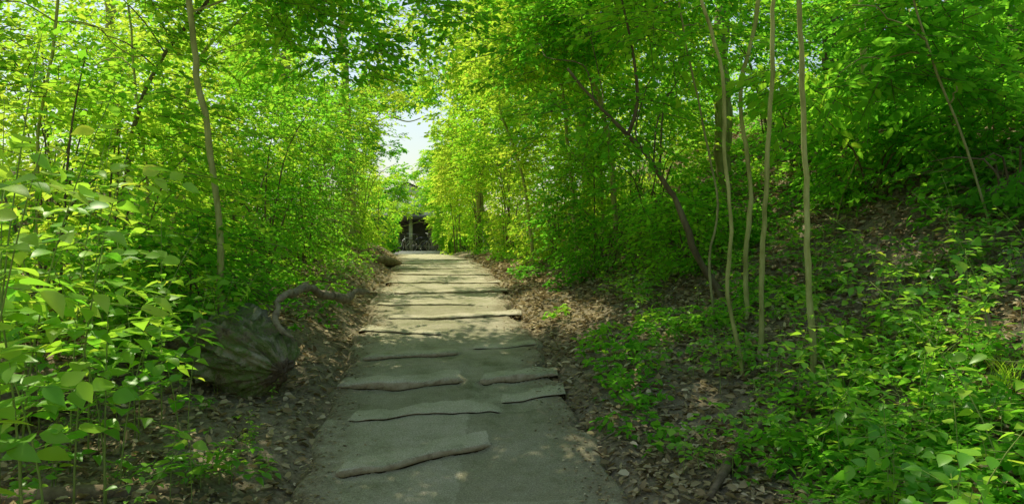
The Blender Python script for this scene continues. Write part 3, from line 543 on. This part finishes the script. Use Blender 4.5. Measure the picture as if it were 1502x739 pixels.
# ---------------------------------------------------------------- logs and branches
def limb(name,label,P,R,mat,cat='branch',n=14,bump=.2,bs=5,parent=None,step=.05):
    Q,RR=smoothpts(P,R,step); V,Fq=tube(Q,RR,n,bump=bump,bs=bs); o=mk(name,V,Fq,mat,parent,smooth=True)
    if label: tag(o,label,cat)
    return o
b0=hit(424,606)
e=empty('rotten_log',b0,'big mossy rotten log lying left of the path with a dark broken end','log')
c0=b0+np.array([-.14,.20,.31]); dirv=np.array([-.86,.51,.02]); dirv/=np.linalg.norm(dirv)
LP=[c0,c0+dirv*.1+[0,0,.04],c0+dirv*.28+[0,0,.08],c0+dirv*.6+[0,0,.11],c0+dirv*1.0+[0,0,.05],c0+dirv*1.5-[0,0,.05]]
Q,RR=smoothpts(LP,[.12,.26,.35,.37,.31,.20],.016)
NN=120; V,Fq=tube(Q,RR,NN,bump=0,cap=False); ax=np.repeat(Q,NN,0); dv=V[:len(ax)]-ax
th=np.tile(np.arange(NN)/NN*2*math.pi,len(Q)); al=np.repeat(np.arange(len(Q))*.016,NN)
w_=(vn(al*4,np.cos(th)*2,np.sin(th)*2)-.5)*1.4
nz=(vn(np.cos(th)*1.6+9,np.sin(th)*1.6,al*3)-.5)*.60+(vn(np.cos(th)*4+3,np.sin(th)*4+3,al*3.5)-.5)*.55-np.abs(vn(np.cos(th+w_*.3)*7,np.sin(th+w_*.3)*7,al*2.2)-.5)*.75+(vn(np.cos(th)*18,np.sin(th)*18,al*12)-.5)*.24
V=ax+dv*(1+nz+.08)[:,None]; mk('bark',V,Fq,WOOD,e,smooth=False)
rim=V[:NN]; cc=rim.mean(0); rows=[rim*1.0]; tt=np.arange(NN)/NN*2*math.pi
for f,dp in ((.85,-.02),(.6,-.04),(.3,-.05),(.01,-.05)):
    q=(vn(np.cos(tt)*f*5+3,np.sin(tt)*f*5+3,7.)-.5)[:,None]; rows.append(cc+(rim-cc)*f+dirv*dp+dirv*q*.08)
VV=np.vstack(rows); i=np.arange(4)[:,None]; j=np.arange(NN)[None,:]
mk('broken_end',VV,np.stack([i*NN+j,i*NN+(j+1)%NN,(i+1)*NN+(j+1)%NN,(i+1)*NN+j],-1).reshape(-1,4),ROT,e,smooth=False)
dB=c0[1]+.1
gb=lambda px,py,d: at(px,py,d)
limb('gnarled_branch','gnarled bare branch arching from the rotten log to the dirt bank',[gb(430,494,dB-.1),gb(414,484,dB),gb(404,468,dB+.05),gb(408,452,dB+.15),gb(406,442,dB+.3),gb(418,432,dB+.4),gb(434,429,dB+.7),gb(446,421,dB+.9),gb(462,424,dB+1.2),gb(474,431,dB+1.4),gb(492,434,dB+1.6),gb(508,438,dB+1.9),gb(522,427,dB+2.1),gb(540,428,dB+2.3)],np.array([.012,.022,.028,.026,.030,.032,.040,.046,.038,.044,.038,.042,.034,.02]),WOODG,bump=.6,bs=13,step=.02)
p1=hit(-40,640);p2=hit(120,590)
limb('fallen_log','dark fallen log under the broad leaved plants at the left edge',[p1+[0,0,.08],(p1+p2)/2+[0,0,.12],p2+[0,0,.06]],[.13,.12,.09],WOODB,'log')
p1=hit(-30,738);p2=hit(120,728);p3=hit(262,722)
limb('fallen_log','low half buried log along the bottom left corner',[p1+[0,0,.0],p2+[0,0,.015],p3],[.06,.055,.03],WOODB,'log')
p=[hit(1040,735),hit(1068,690),hit(1100,650),hit(1135,615),hit(1168,578)]
limb('dead_branch','curved dead branch lying on the litter at lower right',[q+np.array([0,0,.02+.014*i]) for i,q in enumerate(p)],[.020,.028,.030,.026,.010],WOODB,bump=.35,bs=14)
p=[hit(1180,588),hit(1290,600),hit(1400,606),hit(1520,612)]
limb('dead_branch','long dark fallen branch lying across the slope at the right edge',[q+np.array([0,0,.04]) for q in p],[.012,.022,.028,.034],BARKD,bump=.2,bs=10)
p=[hit(1452,488),hit(1452,488)+[-.02,0,.12],hit(1452,488)+[-.1,.02,.22],hit(1452,488)+[-.22,.05,.27]]
limb('broken_stick','pale broken stick poking up beside the grass tuft',p,[.02,.018,.013,.006],WOODG,'stick')
p1=hit(548,386);p2=hit(588,390)
limb('distant_log','rounded log end lying on the left bank near the far part of the path',[p1+[-.2,.5,.06],(p1+p2)/2+[0,.2,.07],p2+[-.05,0,.06]],[.11,.11,.08],WOODB,'log')
tw=[(455,560),(470,640),(440,590),(900,640),(930,560),(985,600),(870,500),(1010,520),(860,450),(1230,560),(1330,520),(60,690),(150,700),(330,690),(400,700),(520,470),(960,690),(1020,640)]
for k,(px,py) in enumerate(tw):
    b=hit(px,py); a=rng.uniform(0,3.14); L=rng.uniform(.12,.35); v=np.array([math.cos(a),math.sin(a)*.6,0]); P=[b-v*L/2,b+rng.normal(0,.015,3),b+v*L/2]
    for q in P: q[2]=float(H(q[0],q[1]))+.02+rng.random()*.02
    limb('fallen_twig','thin dry twig lying on the soil beside the path',P,[.006,.005,.003],WOODG,'twig',n=6,bump=.1)['group']='dry twigs on the ground'
b=gp(1475,4.6); e=empty('grass_tuft',b,'tuft of long thin grass blades near the right edge','grass')
mbv=[];mbf=[];n0=0
for k in range(70):
    a=rng.uniform(0,6.28); L=rng.uniform(.2,.42); o=rng.normal(0,.035,3); o[2]=-.02; w=np.array([-math.sin(a),math.cos(a),0])*.0035
    for i_ in range(6):
        t=i_/5; c=o+np.array([math.cos(a)*.45*L*t*t,math.sin(a)*.45*L*t*t,L*t*(1-.35*t)]); mbv+=[c-w*(1-t*.9),c+w*(1-t*.9)]
    for i_ in range(5): q=n0+2*i_; mbf.append([q,q+1,q+3,q+2])
    n0+=12
o=mk('blades',np.array(mbv),np.array(mbf),L_BRI,None,lv=np.full(len(mbv),.6)); o.parent=e
# ---------------------------------------------------------------- shelter, house & bicycles at the end
CONC=solid('pale_concrete',[(.3,(.30,.30,.28)),(.7,(.46,.46,.43))],scale=3,bump=.2)
PLAS=solid('pale_plaster',[(.3,(.60,.59,.56)),(.7,(.74,.73,.70))],scale=3,bump=.1)
DGREY=solid('dark_cladding',[(.3,(.07,.075,.08)),(.7,(.14,.145,.15))],scale=3,bump=.2)
ROOF=solid('roof_felt',[(.3,(.12,.12,.12)),(.7,(.19,.19,.18))],scale=4,bump=.2)
MET=solid('painted_metal',[(.3,(.05,.06,.09)),(.7,(.07,.08,.11))],scale=4,bump=0,rough=.35,metal=.3)
SILV=solid('silver_metal',[(.3,(.5,.5,.5)),(.7,(.6,.6,.6))],scale=4,bump=0,rough=.3,metal=.9)
RUB=solid('black_rubber',[(.3,(.02,.02,.02)),(.7,(.03,.03,.03))],scale=4,bump=0,rough=.8)
GLS=solid('window_glass',[(.3,(.03,.04,.05)),(.7,(.05,.06,.07))],scale=2,bump=0,rough=.1)
gz=1.56; e=empty('bicycle_shelter',(-4.6,40,gz),'low grey shelter with pale posts across the far end of the path','shelter')
def bx(name,mat,*a,parent=None):
    V,Fq=box(*a); return mk(name,V,Fq,mat,parent)
bx('rear_wall',DGREY,-9,.5,42.0,42.2,gz-.3,gz+1.85,parent=e)
bx('roof',ROOF,-9.3,.8,39.6,42.5,gz+1.86,gz+2.0,parent=e)
bx('fascia',DGREY,-9.32,.82,39.5,39.598,gz+1.80,gz+2.04,parent=e)
for xx in (-8.6,-6.95,-5.45,-3.35,-1.6,0): bx('post',CONC,xx-.09,xx+.09,39.75,39.93,gz-.3,gz+1.85,parent=e)
for xx in (-7.6,-4.4,-1.2): bx('wall_panel',CONC,xx-.35,xx+.35,41.9,41.995,gz+.1,gz+1.4,parent=e)
e=empty('pale_house',(-8.3,63,1.5),'small pale house glimpsed between leaves above the shelter','house')
bx('wall',PLAS,-10.6,-6.4,60,66,1.2,6.2,parent=e)
V=np.array([[-10.9,59.7,6.21],[-6.1,59.7,6.21],[-6.1,66.3,6.21],[-10.9,66.3,6.21],[-8.5,59.7,7.3],[-8.5,66.3,7.3]])
mk('roof',V,np.array([[0,4,5,3],[1,2,5,4]]),ROOF,e)
mk('gable',np.array([[-10.6,60.0,6.2],[-6.4,60.0,6.2],[-8.5,60.0,7.15],[-8.5,60.0,6.2]]),np.array([[0,3,1,2]]),PLAS,e)
for xx in (-9.6,-7.7):
    wv=bx('window',CONC,xx-.45,xx+.45,59.93,59.997,3.9,5.1,parent=e); bx('pane',GLS,xx-.38,xx+.38,59.90,59.927,3.97,5.03,parent=None).parent=wv
for k in range(3):
    o=bx('landing_step',CONC,-5.1+.1*k,-2.9-.05*k,31.2+.45*k,33.5,zp(31)-.1,zp(31)+.045*(k+1)); tag(o,'%s of three pale landing steps at the top of the path'%('lowest','middle','highest')[k],'step')
def bicycle(x,y,rz,lab,mat):
    e=empty('bicycle',(0,0,0),lab,'bicycle','bicycles parked at the shelter')
    def wheel(cx):
        a=np.arange(28)/28*2*math.pi; P=np.stack([cx+.33*np.cos(a),0*a,.345+.33*np.sin(a)],-1)
        V,Fq=tube(P,np.full(28,.018),6,closed=True); w=mk('wheel',V,Fq,RUB,e,smooth=True)
        P=np.stack([cx+.305*np.cos(a),0*a,.345+.305*np.sin(a)],-1); V,Fq=tube(P,np.full(28,.01),5,closed=True); mk('rim',V,Fq,SILV,w)
        a=np.arange(16)/16*2*math.pi; B=np.stack([cx+.3*np.cos(a),0*a,.345+.3*np.sin(a)],-1); V,Fq=segs(np.tile([[cx,0,.345]],(16,1)),B,.003,.003); mk('spokes',V,Fq,SILV,w)
    wheel(-.52);wheel(.54)
    m=MB()
    def t(a,b,r=.016): m.add(*tube([a,b],[r,r],8))
    bb=[-.08,0,.30]; st=[-.20,0,.78]; hd=[.36,0,.80]; hl=[.40,0,.66]
    t(bb,st);t(st,hd);t(bb,hl,.019);t(hd,hl,.02);t([-.52,.0,.345],bb,.011);t([-.52,0,.345],st,.010);t(hl,[.54,0,.345],.013)
    m.build('frame',mat,e)
    m=MB(); m.add(*tube([[.35,0,.8],[.34,0,.98]],[.012,.012],8)); P,R=smoothpts([[.25,-.28,1.0],[.36,-.2,1.0],[.36,0,.98],[.36,.2,1.0],[.25,.28,1.0]],[.013]*5,.05); m.add(*tube(P,R,8)); m.build('handlebar',SILV,e)
    m=MB(); m.add(*tube([[-.2,0,.78],[-.235,0,.92]],[.012,.012],8)); m.build('seat_post',SILV,e)
    P,R=smoothpts([[-.38,0,.94],[-.30,0,.945],[-.18,0,.94],[-.08,0,.93]],[.05,.07,.035,.018],.03); V,Fq=tube(P,R,10); V[:,2]=.935+(V[:,2]-.935)*.4; mk('saddle',V,Fq,RUB,e,smooth=True)
    a=np.arange(14)/14*2*math.pi; V,Fq=tube(np.stack([-.08+.09*np.cos(a),0*a-.03,.30+.09*np.sin(a)],-1),np.full(14,.008),5,closed=True); mk('chainring',V,Fq,SILV,e)
    m=MB(); m.add(*tube([[-.08,-.05,.30],[.05,-.06,.19]],[.01,.01],6)); m.add(*tube([[-.08,.05,.30],[-.21,.06,.41]],[.01,.01],6)); m.build('cranks',SILV,e)
    e.location=(x,y,gz+.02); e.rotation_euler=(math.radians(6),0,rz)
bicycle(-4.75,38.6,.25,'dark bicycle parked nearest the pale post at the end of the path',MET)
bicycle(-5.6,39.1,1.0,'bicycle turned away behind the dark one, on the left',SILV)
bicycle(-4.1,39.0,-.3,'silver bicycle on the right, half behind the foliage',SILV)
# ---------------------------------------------------------------- light, world, camera
sun=bpy.data.lights.new('sun','SUN'); sun.energy=5; sun.angle=math.radians(.5); sun.color=(1,.94,.80)
so=bpy.data.objects.new('sun',sun); C.objects.link(so); so.rotation_euler=Vector(S).to_track_quat('Z','Y').to_euler()
w=bpy.data.worlds.new('World'); sc.world=w; w.use_nodes=True; nt=w.node_tree; bg=nt.nodes['Background']
sk=nt.nodes.new('ShaderNodeTexSky'); sk.sky_type='NISHITA'; sk.sun_disc=False; sk.sun_elevation=SEL; sk.sun_rotation=SAZ; sk.dust_density=2.; sk.air_density=1.5; sk.ozone_density=.5
nt.links.new(sk.outputs[0],bg.inputs[0]); bg.inputs[1].default_value=.15
cam=bpy.data.cameras.new('camera'); co=bpy.data.objects.new('camera',cam); C.objects.link(co); co.location=(0,0,CZ); co.rotation_euler=(math.radians(90),0,0)
cam.sensor_width=36; cam.lens=F/1502*36; cam.clip_end=2000; cam.clip_start=.05; sc.camera=co
sc.view_settings.view_transform='Standard'; sc.view_settings.look='None'; sc.view_settings.exposure=0
tot=sum(len(o.data.polygons) for o in C.objects if o.type=='MESH'); print('polys',tot)
